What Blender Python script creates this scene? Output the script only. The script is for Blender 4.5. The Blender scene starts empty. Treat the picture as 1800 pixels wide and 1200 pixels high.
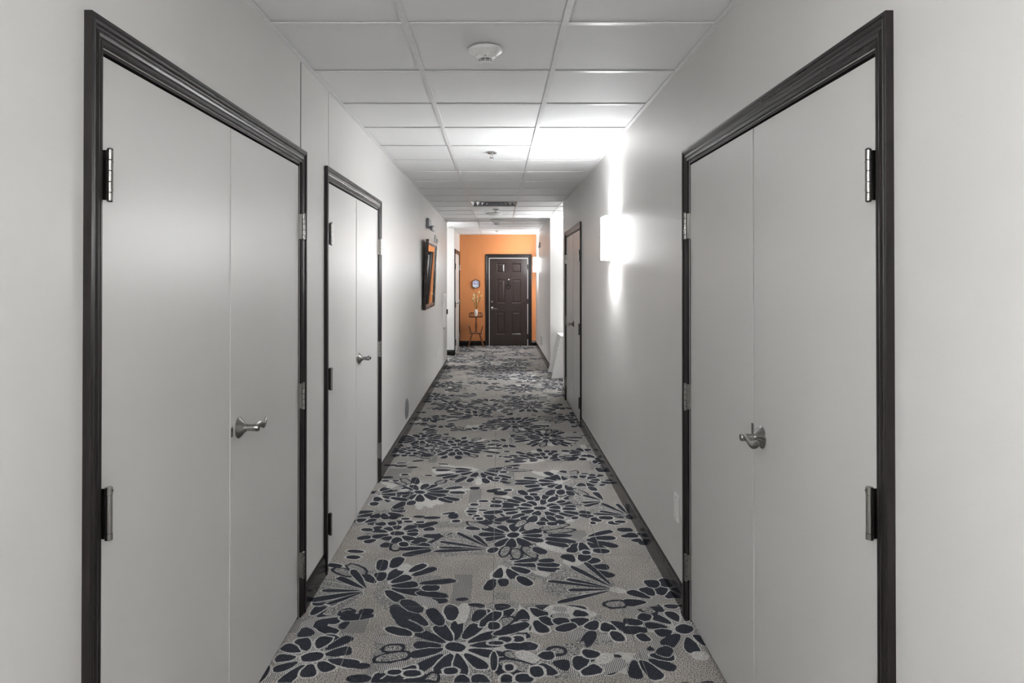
import bpy, bmesh, math, random
from mathutils import Vector, Matrix
sc = bpy.context.scene
COL = sc.collection

# ------------------------------------------------------------------ camera, world, exposure
CAM_Z = 1.495
cam_d = bpy.data.cameras.new('camera'); cam = bpy.data.objects.new('camera', cam_d); COL.objects.link(cam)
PITCH = 0.0070
cam.location = (0, 0, CAM_Z)
cam.rotation_euler = (math.pi/2 + PITCH, 0, 0)
cam_d.sensor_width = 36.0
cam_d.lens = 24.0
cam_d.shift_x = (900-875.0)/1800
cam_d.shift_y = -(600-(488.5-1200*PITCH))/1800
cam_d.clip_start = 0.02
sc.camera = cam
w = bpy.data.worlds.new('world'); sc.world = w; w.use_nodes = True
w.node_tree.nodes['Background'].inputs[0].default_value = (0.9, 0.95, 1, 1)
w.node_tree.nodes['Background'].inputs[1].default_value = 0.0
sc.view_settings.view_transform = 'Standard'
sc.view_settings.look = 'None'
sc.view_settings.gamma = 1
sc.view_settings.use_curve_mapping = False
sc.view_settings.exposure = 0.74
LAMP = 1.0          # overall lamp strength

# ------------------------------------------------------------------ layout constants (metres)
XL, XR = -0.875, 0.838      # corridor walls
XLF = -0.843                # far left wall
H = 2.455                   # ceiling
YE = 15.1                   # end wall
YB = -3.6                   # wall behind the camera
YL_END = 11.75              # left wall ends (cross hall)
YL2 = 13.2                  # far side of cross hall
YR_END = 8.75               # right wall ends (alcove)
YR2 = 10.9

# ------------------------------------------------------------------ materials
def srgb(r, g, b):
    f = lambda c: (c/255)/12.92 if c/255 <= 0.04045 else ((c/255+0.055)/1.055)**2.4
    return (f(r), f(g), f(b), 1)

class N:
    def __init__(s, name):
        s.m = bpy.data.materials.new(name); s.m.use_nodes = True
        s.t = s.m.node_tree; s.b = s.t.nodes['Principled BSDF']
    def n(s, kind, **kw):
        nd = s.t.nodes.new(kind)
        for k, v in kw.items():
            if k in nd.inputs: nd.inputs[k].default_value = v
            else: setattr(nd, k, v)
        return nd
    def l(s, a, b): s.t.links.new(a, b)
    def set(s, **kw):
        for k, v in kw.items(): s.b.inputs[k.replace('_', ' ')].default_value = v
    def coords(s, scale=(1,1,1)):
        tc = s.n('ShaderNodeTexCoord'); mp = s.n('ShaderNodeMapping'); mp.inputs['Scale'].default_value = scale
        s.l(tc.outputs['Object'], mp.inputs['Vector']); return mp.outputs['Vector']
    def world(s, scale=(1,1,1)):
        tc = s.n('ShaderNodeNewGeometry'); mp = s.n('ShaderNodeMapping'); mp.inputs['Scale'].default_value = scale
        s.l(tc.outputs['Position'], mp.inputs['Vector']); return mp.outputs['Vector']
    def ramp(s, fac, stops):
        r = s.n('ShaderNodeValToRGB'); e = r.color_ramp.elements
        while len(e) < len(stops): e.new(0.5)
        for el, (p, c) in zip(e, stops): el.position = p; el.color = c
        s.l(fac, r.inputs['Fac']); return r.outputs['Color']
    def bump(s, h, strength, dist):
        b = s.n('ShaderNodeBump'); b.inputs['Strength'].default_value = strength; b.inputs['Distance'].default_value = dist
        s.l(h, b.inputs['Height']); s.l(b.outputs['Normal'], s.b.inputs['Normal'])

def mul(c, k): return (c[0]*k, c[1]*k, c[2]*k, 1)

def paint(name, col, rough, bscale=260, bstr=0.12, var=0.03, spec=0.5):
    m = N(name); m.set(Roughness=rough, Specular_IOR_Level=spec)
    v = m.world()
    n1 = m.n('ShaderNodeTexNoise', Scale=1.3, Detail=3.0); m.l(v, n1.inputs['Vector'])
    m.l(m.ramp(n1.outputs['Fac'], [(0.3, mul(col, 1-var)), (0.7, mul(col, 1+var))]), m.b.inputs['Base Color'])
    n2 = m.n('ShaderNodeTexNoise', Scale=bscale, Detail=2.0); m.l(v, n2.inputs['Vector'])
    m.bump(n2.outputs['Fac'], bstr, 0.002)
    return m.m

def plain(name, col, rough=0.5, metal=0.0, spec=0.5):
    m = N(name); m.set(Base_Color=col, Roughness=rough, Metallic=metal, Specular_IOR_Level=spec)
    v = m.world()
    n1 = m.n('ShaderNodeTexNoise', Scale=60.0, Detail=2.0); m.l(v, n1.inputs['Vector'])
    m.l(m.ramp(n1.outputs['Fac'], [(0.3, mul(col, .94)), (0.7, mul(col, 1.04))]), m.b.inputs['Base Color'])
    return m.m

def stained_wood(name, c0, c1, rough, scale=(40, 40, 2.5), spec=0.5):
    m = N(name); m.set(Roughness=rough, Specular_IOR_Level=spec)
    v = m.world(scale)
    n1 = m.n('ShaderNodeTexNoise', Scale=3.0, Detail=6.0, Roughness=0.65); m.l(v, n1.inputs['Vector'])
    m.l(m.ramp(n1.outputs['Fac'], [(0.3, c0), (0.75, c1)]), m.b.inputs['Base Color'])
    r = m.n('ShaderNodeMapRange'); r.inputs['To Min'].default_value = rough-0.08; r.inputs['To Max'].default_value = rough+0.15
    m.l(n1.outputs['Fac'], r.inputs['Value']); m.l(r.outputs['Result'], m.b.inputs['Roughness'])
    m.bump(n1.outputs['Fac'], 0.25, 0.0012)
    return m.m

M = {}
M['wall'] = paint('wall_paint', (0.67, 0.657, 0.640, 1), 0.40, 300, 0.10)
M['door'] = paint('door_paint', (0.63, 0.62, 0.605, 1), 0.36, 500, 0.04, 0.02, 0.7)
M['orange'] = paint('orange_paint', (0.64, 0.25, 0.088, 1), 0.45, 300, 0.10)
M['tile'] = paint('ceiling_tile_face', (0.92, 0.92, 0.92, 1), 0.62, 700, 0.08, 0.015, 0.3)
M['tee'] = plain('white_steel_tee', (0.88, 0.88, 0.88, 1), 0.35)
M['espresso'] = stained_wood('espresso_wood_v', srgb(19, 15, 15), srgb(36, 29, 29), 0.30, spec=0.35)
M['espresso_y'] = stained_wood('espresso_wood_y', srgb(20, 16, 17), srgb(40, 33, 35), 0.27, (40, 2.5, 40))
M['espresso_x'] = stained_wood('espresso_wood_x', srgb(20, 16, 17), srgb(40, 33, 35), 0.30, (2.5, 40, 40))
M['entry'] = stained_wood('entry_door_stain', srgb(34, 24, 22), srgb(60, 46, 42), 0.30)
M['base'] = plain('baseboard_gloss', srgb(26, 24, 25), 0.20, 0, 0.35)
M['nickel'] = plain('satin_nickel', (0.34, 0.33, 0.315, 1), 0.22, 1.0)
M['plastic'] = plain('white_plastic', (0.90, 0.89, 0.87, 1), 0.35)
M['greyplastic'] = plain('grey_plastic', (0.30, 0.30, 0.32, 1), 0.35)
M['black'] = plain('black_slot', (0.012, 0.012, 0.012, 1), 0.6)
M['steel'] = plain('perforated_steel', (0.28, 0.28, 0.29, 1), 0.4, 0.8)
M['chrome'] = plain('chrome', (0.6, 0.6, 0.6, 1), 0.15, 1.0)
M['cloth'] = plain('white_cloth', (0.78, 0.77, 0.76, 1), 0.85, 0, 0.2)
M['maple'] = stained_wood('reddish_maple', srgb(98, 52, 26), srgb(140, 82, 44), 0.3, (30, 30, 4))
M['darkmaple'] = stained_wood('dark_maple', srgb(66, 34, 20), srgb(104, 58, 32), 0.3, (4, 30, 30))
M['ceramic'] = plain('cream_ceramic', (0.80, 0.77, 0.70, 1), 0.25)
M['stem'] = plain('dried_stem', srgb(150, 128, 70), 0.8)
M['stem_green'] = plain('dried_green', srgb(110, 100, 48), 0.8)
M['bloom'] = plain('dried_bloom', srgb(226, 206, 160), 0.8)
M['gap'] = plain('dark_gap', (0.01, 0.01, 0.01, 1), 0.8)
M['print'] = plain('mirror_glass', (0.80, 0.79, 0.80, 1), 0.015, 1.0)
M['frame'] = stained_wood('picture_frame_wood', srgb(36, 24, 22), srgb(62, 44, 40), 0.22, (30, 30, 4))
M['weather'] = plain('weatherstrip', (0.62, 0.60, 0.60, 1), 0.4)
M['ironblack'] = plain('dark_bronze', (0.05, 0.045, 0.045, 1), 0.25, 0.9)
M['lav'] = plain('plaque_lavender', srgb(178, 178, 216), 0.15)
M['ltblue'] = plain('plaque_light_blue', srgb(160, 190, 220), 0.15)
M['plaquewhite'] = plain('plaque_white', srgb(236, 238, 246), 0.15)

def glow(name, col, strength):
    m = N(name); m.set(Base_Color=(0.85, 0.85, 0.85, 1), Roughness=0.4, Emission_Color=col, Emission_Strength=strength)
    return m.m
M['diffuser'] = glow('sconce_acrylic', (0.97, 0.985, 1.0, 1), 38.0*LAMP)

M['diffuser_end'] = glow('sconce_acrylic_end', (0.97, 0.985, 1.0, 1), 3.0*LAMP)

# carpet materials --------------------------------------------------
def carpet(name, stops, stripe=None, rows=True):
    m = N(name); m.set(Roughness=0.95, Specular_IOR_Level=0.1)
    v = m.world((1, 1, 1))
    n1 = m.n('ShaderNodeTexNoise', Scale=250.0, Detail=1.5, Roughness=0.7); m.l(v, n1.inputs['Vector'])
    colr = m.ramp(n1.outputs['Fac'], stops)
    if stripe:
        wv = m.n('ShaderNodeTexWave', Scale=stripe[1], Distortion=0.6, bands_direction=stripe[0]); wv.inputs['Detail Scale'].default_value = 8
        m.l(v, wv.inputs['Vector'])
        c2 = m.ramp(wv.outputs['Fac'], [(0.35, stripe[2]), (0.65, stripe[3])])
        mx = m.n('ShaderNodeMix', data_type='RGBA'); mx.inputs['Factor'].default_value = 0.75
        m.l(colr, mx.inputs[6]); m.l(c2, mx.inputs[7]); colr = mx.outputs[2]
    if rows:
        wr = m.n('ShaderNodeTexWave', Scale=38.0, Distortion=1.0, bands_direction='Y'); m.l(v, wr.inputs['Vector'])
        mm = m.n('ShaderNodeMix', data_type='RGBA', blend_type='MULTIPLY'); mm.inputs['Factor'].default_value = 0.35
        c3 = m.ramp(wr.outputs['Fac'], [(0.0, (0.6, 0.6, 0.6, 1)), (0.6, (1, 1, 1, 1))])
        m.l(colr, mm.inputs[6]); m.l(c3, mm.inputs[7]); colr = mm.outputs[2]
    n3 = m.n('ShaderNodeTexNoise', Scale=5.0, Detail=2.0); m.l(v, n3.inputs['Vector'])
    m3 = m.n('ShaderNodeMix', data_type='RGBA', blend_type='MULTIPLY'); m3.inputs['Factor'].default_value = 1
    c4 = m.ramp(n3.outputs['Fac'], [(0.3, (0.88, 0.88, 0.88, 1)), (0.7, (1.06, 1.06, 1.06, 1))])
    m.l(colr, m3.inputs[6]); m.l(c4, m3.inputs[7])
    m.l(m3.outputs[2], m.b.inputs['Base Color'])
    m.bump(n1.outputs['Fac'], 0.6, 0.003)
    return m.m
M['taupe'] = carpet('carpet_taupe', [(0.40, srgb(66, 64, 63)), (0.5, srgb(146, 141, 136)), (0.60, srgb(216, 210, 203))])
M['speck'] = carpet('carpet_speckled', [(0.42, srgb(64, 65, 70)), (0.5, srgb(128, 126, 124)), (0.58, srgb(194, 191, 186))])
M['slate'] = carpet('carpet_slate', [(0.38, srgb(36, 38, 44)), (0.62, srgb(62, 65, 73))], rows=False)
M['cream'] = carpet('carpet_cream', [(0.36, srgb(150, 148, 146)), (0.62, srgb(214, 211, 207))])
M['hatch'] = carpet('carpet_hatched', [(0.4, srgb(110, 108, 106)), (0.6, srgb(170, 167, 162))], ('X', 42.0, srgb(62, 65, 72), srgb(212, 209, 205)))
M['band'] = carpet('carpet_striped', [(0.4, srgb(96, 95, 94)), (0.6, srgb(160, 157, 152))], ('X', 46.0, srgb(76, 78, 84), srgb(170, 167, 162)))

# ------------------------------------------------------------------ mesh builder
class MB:
    def __init__(s, T=None): s.v = []; s.f = []; s.mi = []; s.T = T; s.cur = 0; s.smooth = set()
    def add(s, pts, faces, smooth=False):
        o = len(s.v)
        for p in pts: s.v.append(tuple(s.T(p)) if s.T else tuple(p))
        for f in faces:
            if smooth: s.smooth.add(len(s.f))
            s.f.append([o+i for i in f]); s.mi.append(s.cur)
    def box(s, x0, x1, y0, y1, z0, z1):
        P = [(x, y, z) for x in (x0, x1) for y in (y0, y1) for z in (z0, z1)]
        s.add(P, [(0,1,3,2),(4,6,7,5),(0,4,5,1),(2,3,7,6),(0,2,6,4),(1,5,7,3)]); return s
    def bbox(s, x0, x1, y0, y1, z0, z1, r=0.003):
        # box with chamfered edges
        bm = bmesh.new(); bmesh.ops.create_cube(bm, size=1)
        for v in bm.verts: v.co = Vector(((x0+x1)/2+v.co.x*(x1-x0), (y0+y1)/2+v.co.y*(y1-y0), (z0+z1)/2+v.co.z*(z1-z0)))
        bmesh.ops.bevel(bm, geom=bm.edges[:], offset=r, segments=2, affect='EDGES', profile=0.5)
        bm.verts.index_update()
        s.add([v.co.copy() for v in bm.verts], [[v.index for v in f.verts] for f in bm.faces]); bm.free(); return s
    def lathe(s, prof, c=(0,0,0), axis=(0,0,1), n=24, smooth=True, caps=True):
        a = Vector(axis).normalized(); t = Vector((1,0,0)) if abs(a.x) < 0.9 else Vector((0,1,0))
        u = a.cross(t).normalized(); w_ = a.cross(u); c = Vector(c); P = []
        for (r, h) in prof:
            for k in range(n):
                an = 2*math.pi*k/n; P.append(c + a*h + (u*math.cos(an)+w_*math.sin(an))*max(r, 1e-5))
        F = []
        for i in range(len(prof)-1):
            for k in range(n):
                F.append((i*n+k, i*n+(k+1) % n, (i+1)*n+(k+1) % n, (i+1)*n+k))
        s.add(P, F, smooth)
        if caps:
            s.add(P[:n], [list(range(n))]); s.add(P[-n:], [list(range(n))])
        return s
    def tube(s, pts, rad, n=8, smooth=True, flat=None):
        # tube along points, rad list or float; flat=(vec, factor) squashes cross-section
        pts = [Vector(p) for p in pts]; m = len(pts)
        if not isinstance(rad, (list, tuple)): rad = [rad]*m
        P = []; ref = None
        for i, p in enumerate(pts):
            d = (pts[min(i+1, m-1)]-pts[max(i-1, 0)]).normalized()
            if ref is None:
                ref = Vector((0,0,1)) if abs(d.z) < 0.9 else Vector((1,0,0))
            u = d.cross(ref).normalized(); w_ = u.cross(d).normalized(); ref = w_
            r = rad[i]; ra, rb = r if isinstance(r, tuple) else (r, r)
            for k in range(n):
                an = 2*math.pi*k/n; P.append(p+u*math.cos(an)*ra+w_*math.sin(an)*rb)
        F = [(i*n+k, i*n+(k+1) % n, (i+1)*n+(k+1) % n, (i+1)*n+k) for i in range(m-1) for k in range(n)]
        s.add(P, F, smooth); s.add(P[:n], [list(range(n))]); s.add(P[-n:], [list(range(n))]); return s
    def prism(s, poly, z0, z1):
        n = len(poly)
        s.add([(x, y, z0) for x, y in poly]+[(x, y, z1) for x, y in poly],
              [list(range(n))[::-1], list(range(n, 2*n))]+[(i, (i+1) % n, n+(i+1) % n, n+i) for i in range(n)]); return s
    def mesh(s, name, mats, origin=(0,0,0), fix=True):
        me = bpy.data.meshes.new(name); o = Vector(origin)
        me.from_pydata([tuple(Vector(v)-o) for v in s.v], [], s.f)
        for m in (mats if isinstance(mats, (list, tuple)) else [mats]): me.materials.append(m)
        for i, p in enumerate(me.polygons):
            p.material_index = s.mi[i]; p.use_smooth = i in s.smooth
        if fix:
            bm = bmesh.new(); bm.from_mesh(me)
            bmesh.ops.remove_doubles(bm, verts=bm.verts[:], dist=1e-6)
            bmesh.ops.recalc_face_normals(bm, faces=bm.faces[:]); bm.to_mesh(me); bm.free()
        if s.smooth: me.set_sharp_from_angle(angle=math.radians(38))
        me.update(); return me
    def build(s, name, mats, parent=None, loc=None, fix=True):
        """one mesh object. Top-level: origin at loc; child: vertices relative to the root's origin"""
        if parent is not None:
            origin = ROOT[parent.name]
        else:
            origin = Vector(loc) if loc is not None else Vector((0,0,0))
        o = bpy.data.objects.new(name, s.mesh(name, mats, origin, fix)); COL.objects.link(o)
        if parent is not None: o.parent = parent
        else: o.location = origin
        ROOT[o.name] = origin
        return o
ROOT = {}
def tag(o, label=None, cat=None, group=None, kind=None):
    if label: o['label'] = label
    if cat: o['category'] = cat
    if group: o['group'] = group
    if kind: o['kind'] = kind
    return o
def empty(name, loc):
    o = bpy.data.objects.new(name, None); COL.objects.link(o); o.location = loc; o.empty_display_size = 0.05
    ROOT[o.name] = Vector(loc); return o
def link(name, me, parent, world_loc):
    """share mesh data; vertices of me are local to world_loc"""
    o = bpy.data.objects.new(name, me); COL.objects.link(o)
    if parent is not None:
        o.parent = parent; o.location = Vector(world_loc)-ROOT[parent.name]
    else: o.location = world_loc
    ROOT[o.name] = Vector(world_loc)
    return o

# wall frames: local (u along the wall, v out of the wall into the room, w up) -> world
def TL(p): return (XL+p[1], p[0], p[2])
def TR(p): return (XR-p[1], p[0], p[2])
def TLF(p): return (XLF+p[1], p[0], p[2])
def TE(p): return (p[0], YE-p[1], p[2])

# ------------------------------------------------------------------ the setting: walls
D_TOP = 2.003     # top of door openings
DL1 = (1.501, 3.010); DL2 = (3.502, 4.992); DR1 = (1.503, 2.984); DR2 = (6.885, 8.345)
DL3 = (13.36, 14.86); DE = (-0.196, 0.672)
TH = 0.12
def wall_u(T, name, spans, openings, cuts, label, mat='wall'):
    """wall along u with door openings (u0,u1) and vertical joints cut above the doors"""
    m = MB(T)
    u0, u1 = spans
    edges = sorted({u0, u1, *[e for o in openings for e in o[:2]], *[c[0] for c in cuts]})
    gaps = {c[0]: c[1] for c in cuts}
    for a, b in zip(edges[:-1], edges[1:]):
        ga = gaps.get(a, 0)/2; gb = gaps.get(b, 0)/2
        z0 = 0
        for o in openings:
            if a >= o[0]-1e-6 and b <= o[1]+1e-6: z0 = o[2] if len(o) > 2 else D_TOP
        m.box(a+ga, b-gb, -TH, 0, z0, H+0.08)
    o = m.build(name, M[mat]); return tag(o, label, 'wall', kind='structure')

wl = wall_u(TL, 'wall_left', (YB, YL_END), [DL1, DL2], [(3.026, 0.014), (3.523, 0.008)],
            'long light grey painted corridor wall on the left with two double doors')
for jy, jw in ((3.026, 0.014), (3.523, 0.008)):
    MB(TL).box(jy-jw/2, jy+jw/2, -0.03, -0.002, D_TOP, H).build('joint_shade_strip', M['gap'], wl)  # near-black strip added so the joint reads as dark as a shaded gap
wall_u(TR, 'wall_right', (YB, YR_END), [DR1, DR2], [], 'long grey painted corridor wall on the right holding the lit sconce')
wall_u(TLF, 'wall_left_far', (YL2+TH, YE), [DL3], [], 'short light grey wall beside the orange wall, past the cross hall')
wall_u(TR, 'wall_right_far', (YR2+TH, YE), [], [], 'light grey wall on the right between the alcove and the orange wall')
e = wall_u(TE, 'wall_end', (XLF-TH, XR+TH), [DE+(1.945,)], [], 'bright orange accent wall closing the far end of the corridor', 'orange')
def wall_box(name, x0, x1, y0, y1, label):
    return tag(MB().box(x0, x1, y0, y1, 0, H+0.08).build(name, M['wall']), label, 'wall', kind='structure')
wall_box('wall_cross_hall', -4.2, XLF, YL2, YL2+TH, 'light grey wall of the cross hall facing the corridor, left of the orange wall')
wall_box('wall_cross_hall_near', -4.2, XL-TH, YL_END-TH, YL_END, 'near side wall of the cross hall on the left')
wall_box('wall_cross_hall_end', -4.2-TH, -4.2, YL_END-TH, YL2+TH, 'closing wall at the far left of the cross hall')
wall_box('wall_alcove_back', XR, 3.1, YR2, YR2+TH, 'bright white-grey alcove wall behind the cloth-covered table')
wall_box('wall_alcove_near', XR+TH, 3.1, YR_END-TH, YR_END, 'near side wall of the alcove on the right')
wall_box('wall_alcove_side', 3.1, 3.1+TH, YR_END-TH, YR2+TH, 'outer side wall of the alcove on the right')
wall_box('wall_behind', XL-TH, XR+TH, YB-TH, YB, 'light grey wall closing the corridor behind the viewpoint')

# ------------------------------------------------------------------ baseboards
BBH, BBT = 0.108, 0.013
def baseboard(name, T, runs, label):
    m = MB(T)
    prof = [(0, 0), (BBT, 0), (BBT, BBH-0.030), (BBT-0.002, BBH-0.027), (BBT-0.002, BBH-0.020), (BBT-0.005, BBH-0.016), (BBT-0.006, BBH-0.006), (BBT-0.009, BBH), (0, BBH)]
    for a, b in runs:
        n = len(prof)
        m.add([(a, v, w_) for v, w_ in prof]+[(b, v, w_) for v, w_ in prof],
              [list(range(n)), list(range(n, 2*n))]+[(i, (i+1) % n, n+(i+1) % n, n+i) for i in range(n)])
    return tag(m.build(name, M['base']), label, 'baseboard', kind='structure')
CW = 0.057
baseboard('baseboard_left', TL, [(YB, DL1[0]-CW), (DL1[1]+CW, DL2[0]-CW), (DL2[1]+CW, YL_END)], 'dark glossy baseboard along the left corridor wall')
baseboard('baseboard_right', TR, [(YB, DR1[0]-CW), (DR1[1]+CW, DR2[0]-CW), (DR2[1]+CW, YR_END)], 'dark glossy baseboard along the right corridor wall')
baseboard('baseboard_right_far', TR, [(YR2, YE)], 'dark baseboard on the right wall beyond the alcove')
baseboard('baseboard_left_far', TLF, [(YL2, DL3[0]-CW), (DL3[1]+CW, YE)], 'dark baseboard beside the far left double door')
baseboard('baseboard_end', TE, [(XLF, DE[0]-0.078), (DE[1]+0.078, XR)], 'dark baseboard under the orange wall')
baseboard('baseboard_cross_hall', lambda p: (p[0], YL2-p[1], p[2]), [(-4.2, XLF)], 'dark baseboard on the cross hall wall')
baseboard('baseboard_alcove', lambda p: (p[0], YR2-p[1], p[2]), [(XR, 3.1)], 'dark baseboard along the alcove back wall')

# ------------------------------------------------------------------ ceiling: tiles, tees, wall angle
TS = 0.600
Y0T = 2.577
X1T, X2T = -0.351, 0.2545
ceil = tag(MB().box(-4.35, 3.3, YB-0.15, YE+0.15, H+0.09, H+0.13).build('ceiling', M['tile'], loc=(0, 0, H)), 'white suspended ceiling with square lay-in tiles over the corridor', 'ceiling', kind='structure')
FL = 0.024   # tee flange
k0 = int(math.floor((YB-Y0T)/TS)); k1 = int(math.ceil((YE-Y0T)/TS))
rows = [Y0T+k*TS for k in range(k0, k1+1)]
cache = {}
def tile_mesh(sx, sy):
    key = (round(sx, 3), round(sy, 3))
    if key not in cache:
        hx, hy = sx/2, sy/2
        cache[key] = MB().bbox(-hx, hx, -hy, hy, 0.0065, 0.022, 0.0015).mesh('ceiling_tile', M['tile'])
    return cache[key]
def tee_mesh(length, along):
    key = ('tee', round(length, 3), along)
    if key not in cache:
        h = length/2; m = MB()
        if along == 'x': m.box(-h, h, -FL/2, FL/2, 0, 0.0035); m.box(-h, h, -0.002, 0.002, 0.0035, 0.03)
        else: m.box(-FL/2, FL/2, -h, h, 0, 0.0035); m.box(-0.002, 0.002, -h, h, 0.0035, 0.03)
        cache[key] = m.mesh('tee', M['tee'])
    return cache[key]
VENT_ROW = None
def ceil_field(xs, ys, skip=None):
    for i in range(len(xs)-1):
        for j in range(len(ys)-1):
            if skip and skip(i, ys[j]): continue
            sx, sy = xs[i+1]-xs[i]-0.006, ys[j+1]-ys[j]-0.006
            if sx < 0.02 or sy < 0.02: continue
            link('ceiling_tile', tile_mesh(sx, sy), ceil, ((xs[i]+xs[i+1])/2, (ys[j]+ys[j+1])/2, H))
    for i in range(len(xs)-1):
        for j in range(1, len(ys)-1):
            a = xs[i]+(FL/2 if i > 0 else 0); b = xs[i+1]-(FL/2 if i < len(xs)-2 else 0)
            link('cross_tee', tee_mesh(b-a, 'x'), ceil, ((a+b)/2, ys[j], H+0.0004))
ys_c = [YB]+[r for r in rows if YB+0.05 < r < YE-0.05]+[YE]
VENT_Y = min(ys_c, key=lambda r: abs(r-8.577))
ceil_field([XL, X1T, X2T, XR], ys_c, skip=lambda i, y: i == 1 and abs(y-VENT_Y) < 0.01)
for x in (X1T, X2T):
    link('main_tee', tee_mesh(YE-YB, 'y'), ceil, (x, (YE+YB)/2, H))
# cross hall and alcove
xs_h = [-4.2]+[X1T-k*0.6055 for k in range(6, 0, -1)]
xs_h = [x for x in xs_h if x < XL-0.05 and x >= -4.2]+[XL]
ys_h = [YL_END]+[r for r in rows if YL_END+0.05 < r < YL2-0.05]+[YL2]
ceil_field(xs_h, ys_h)
xs_a = [XR]+[X2T+k*0.6055 for k in range(1, 5) if XR+0.05 < X2T+k*0.6055 < 3.05]+[3.1]
ys_a = [YR_END]+[r for r in rows if YR_END+0.05 < r < YR2-0.05]+[YR2]
ceil_field(xs_a, ys_a)
for x in xs_h[1:-1]: link('main_tee', tee_mesh(YL2-YL_END, 'y'), ceil, (x, (YL2+YL_END)/2, H))
for x in xs_a[1:-1]: link('main_tee', tee_mesh(YR2-YR_END, 'y'), ceil, (x, (YR2+YR_END)/2, H))
def angle(T, a, b):
    m = MB(T); m.box(a, b, 0, 0.022, H-0.0005, H+0.002); m.box(a, b, 0, 0.0012, H, H+0.022)
    m.build('wall_angle', M['tee'], ceil)
angle(TL, YB, YL_END); angle(TR, YB, YR_END); angle(TR, YR2, YE); angle(TLF, YL2, YE); angle(TE, XLF, XR)
angle(TR, YR_END, YR2)
angle(lambda p: (p[0], YL2-p[1], p[2]), -4.2, XLF); angle(lambda p: (p[0], YR2-p[1], p[2]), XR, 3.1)

# ------------------------------------------------------------------ floor: carpet tiles with tufted pattern
TC = 0.585; XC0 = -0.021; YC0 = 3.117
floor = tag(MB().box(-4.3, 3.25, YB-0.12, YE+0.12, -0.06, -0.007).build('floor', M['gap']), 'patterned grey carpet tile floor with large slate flowers', 'floor', kind='structure')
rng = random.Random(7)
def px(x, y):
    Y = CAM_Z*1200/(y-488.5); return ((x-875)*Y/1200, Y)
POLY = []      # (layer, polygon)
def blob(cx, cy, ax, ay, ang, n=13, jit=0.08, taper=0.0, sq=0.85, pinch=0.0):
    ca, sa = math.cos(ang), math.sin(ang); P = []
    j = [1+rng.uniform(-jit, jit) for _ in range(n)]
    ph = rng.uniform(0, 1)
    for k in range(n):
        t = 2*math.pi*(k+ph*0.5)/n; c, s_ = math.cos(t), math.sin(t)
        x = math.copysign(abs(c)**sq, c)*ax*j[k]
        y = math.copysign(abs(s_)**sq, s_)*ay*(1+taper*c)*j[k]
        P.append((cx+x*ca-y*sa, cy+x*sa+y*ca))
    return P
def grow(P, d):
    cx = sum(p[0] for p in P)/len(P); cy = sum(p[1] for p in P)/len(P); R_ = []
    for x, y in P:
        l = math.hypot(x-cx, y-cy) or 1e-6; k = (l+d*rng.uniform(0.75, 1.35))/l; R_.append((cx+(x-cx)*k, cy+(y-cy)*k))
    return R_
def petal(cx, cy, th, r0, r1, hw, halo='cream', hd=0.011, tap=0.3, fill='slate', sq=0.85):
    rm = (r0+r1)/2
    P = blob(cx+math.cos(th)*rm, cy+math.sin(th)*rm, (r1-r0)/2, hw, th, 14, 0.07, tap, sq)
    if halo: POLY.append((halo, grow(P, hd)))
    POLY.append((fill, P))
def flower(cx, cy, R_, a0=0, a1=360, rings=3, n1=10, seed=0, messy=0.22):
    """slate petals in rings round a centre blob; a0..a1 limits the fan"""
    rng.seed(seed*131+17)
    full = (a1-a0) >= 350
    R_ *= 1.06
    span = math.radians(a1-a0)
    # ground under the flower: pale, hatched and speckled wedges
    nw = 7 if full else 4
    for k in range(nw):
        th = math.radians(a0)+span*(k+.5+rng.uniform(-.3, .3))/nw; rr = R_*rng.uniform(.72, .98)
        lay = rng.choice(['cream', 'hatch', 'hatch', 'speck', 'speck', 'speck'])
        POLY.append((lay, blob(cx+math.cos(th)*rr*.52, cy+math.sin(th)*rr*.52, rr*.5, max(.05, span/nw*rr*.30), th, 11, .2, .35)))
    if full:
        c = blob(cx, cy, 0.044, 0.034, rng.uniform(0, 3), 12, 0.06); POLY.append(('cream', grow(c, 0.009))); POLY.append(('slate', c))
    nr = max(1, int(round((R_-.05)/.128))) if rings > 1 else 1
    r_in = .050
    step = (R_-r_in)/nr
    for ri in range(nr):
        b0 = r_in+ri*step; b1 = b0+step; rm = (b0+b1)/2
        n = max(3, int(round(span*rm/(rng.uniform(.060, .072) if ri else .064))))
        if full: n = max(n, 9)
        off = rng.uniform(0, 1); last = ri == nr-1 and nr > 1; t_ = 0
        for k in range(n):
            if last and rng.random() < .14: continue
            th = math.radians(a0)+span*((k+0.5+(off if full else 0)+rng.uniform(-.14, .14))/n)
            r0 = b0+rng.uniform(-.004, .012); r1 = b1-.008+rng.uniform(-.028, .022)
            if last: r1 += rng.uniform(-.05, .04)
            if not last and k % 3 == 1: r1 += .03; r0 += .008
            if ri and k % 2: r0 -= .02
            hw = max(.014, span*rm/n*.5-.002)*rng.uniform(.85, 1.1)
            u = rng.random()
            if last and u < messy: petal(cx, cy, th, r0, r1, hw, None, fill='cream' if u < messy*.5 else 'hatch', tap=0)
            elif last and u < messy*1.6: petal(cx, cy, th, r0, r1, hw*.8, 'slate', .016, -.1, 'speck')
            else: petal(cx, cy, th, r0, r1, hw, ('hatch' if rng.random() < .2 else 'cream') if rng.random() < .85 else None, rng.uniform(.005, .009), .45 if ri == 0 else rng.uniform(-.1, .35), sq=rng.uniform(.72, .95))
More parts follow.
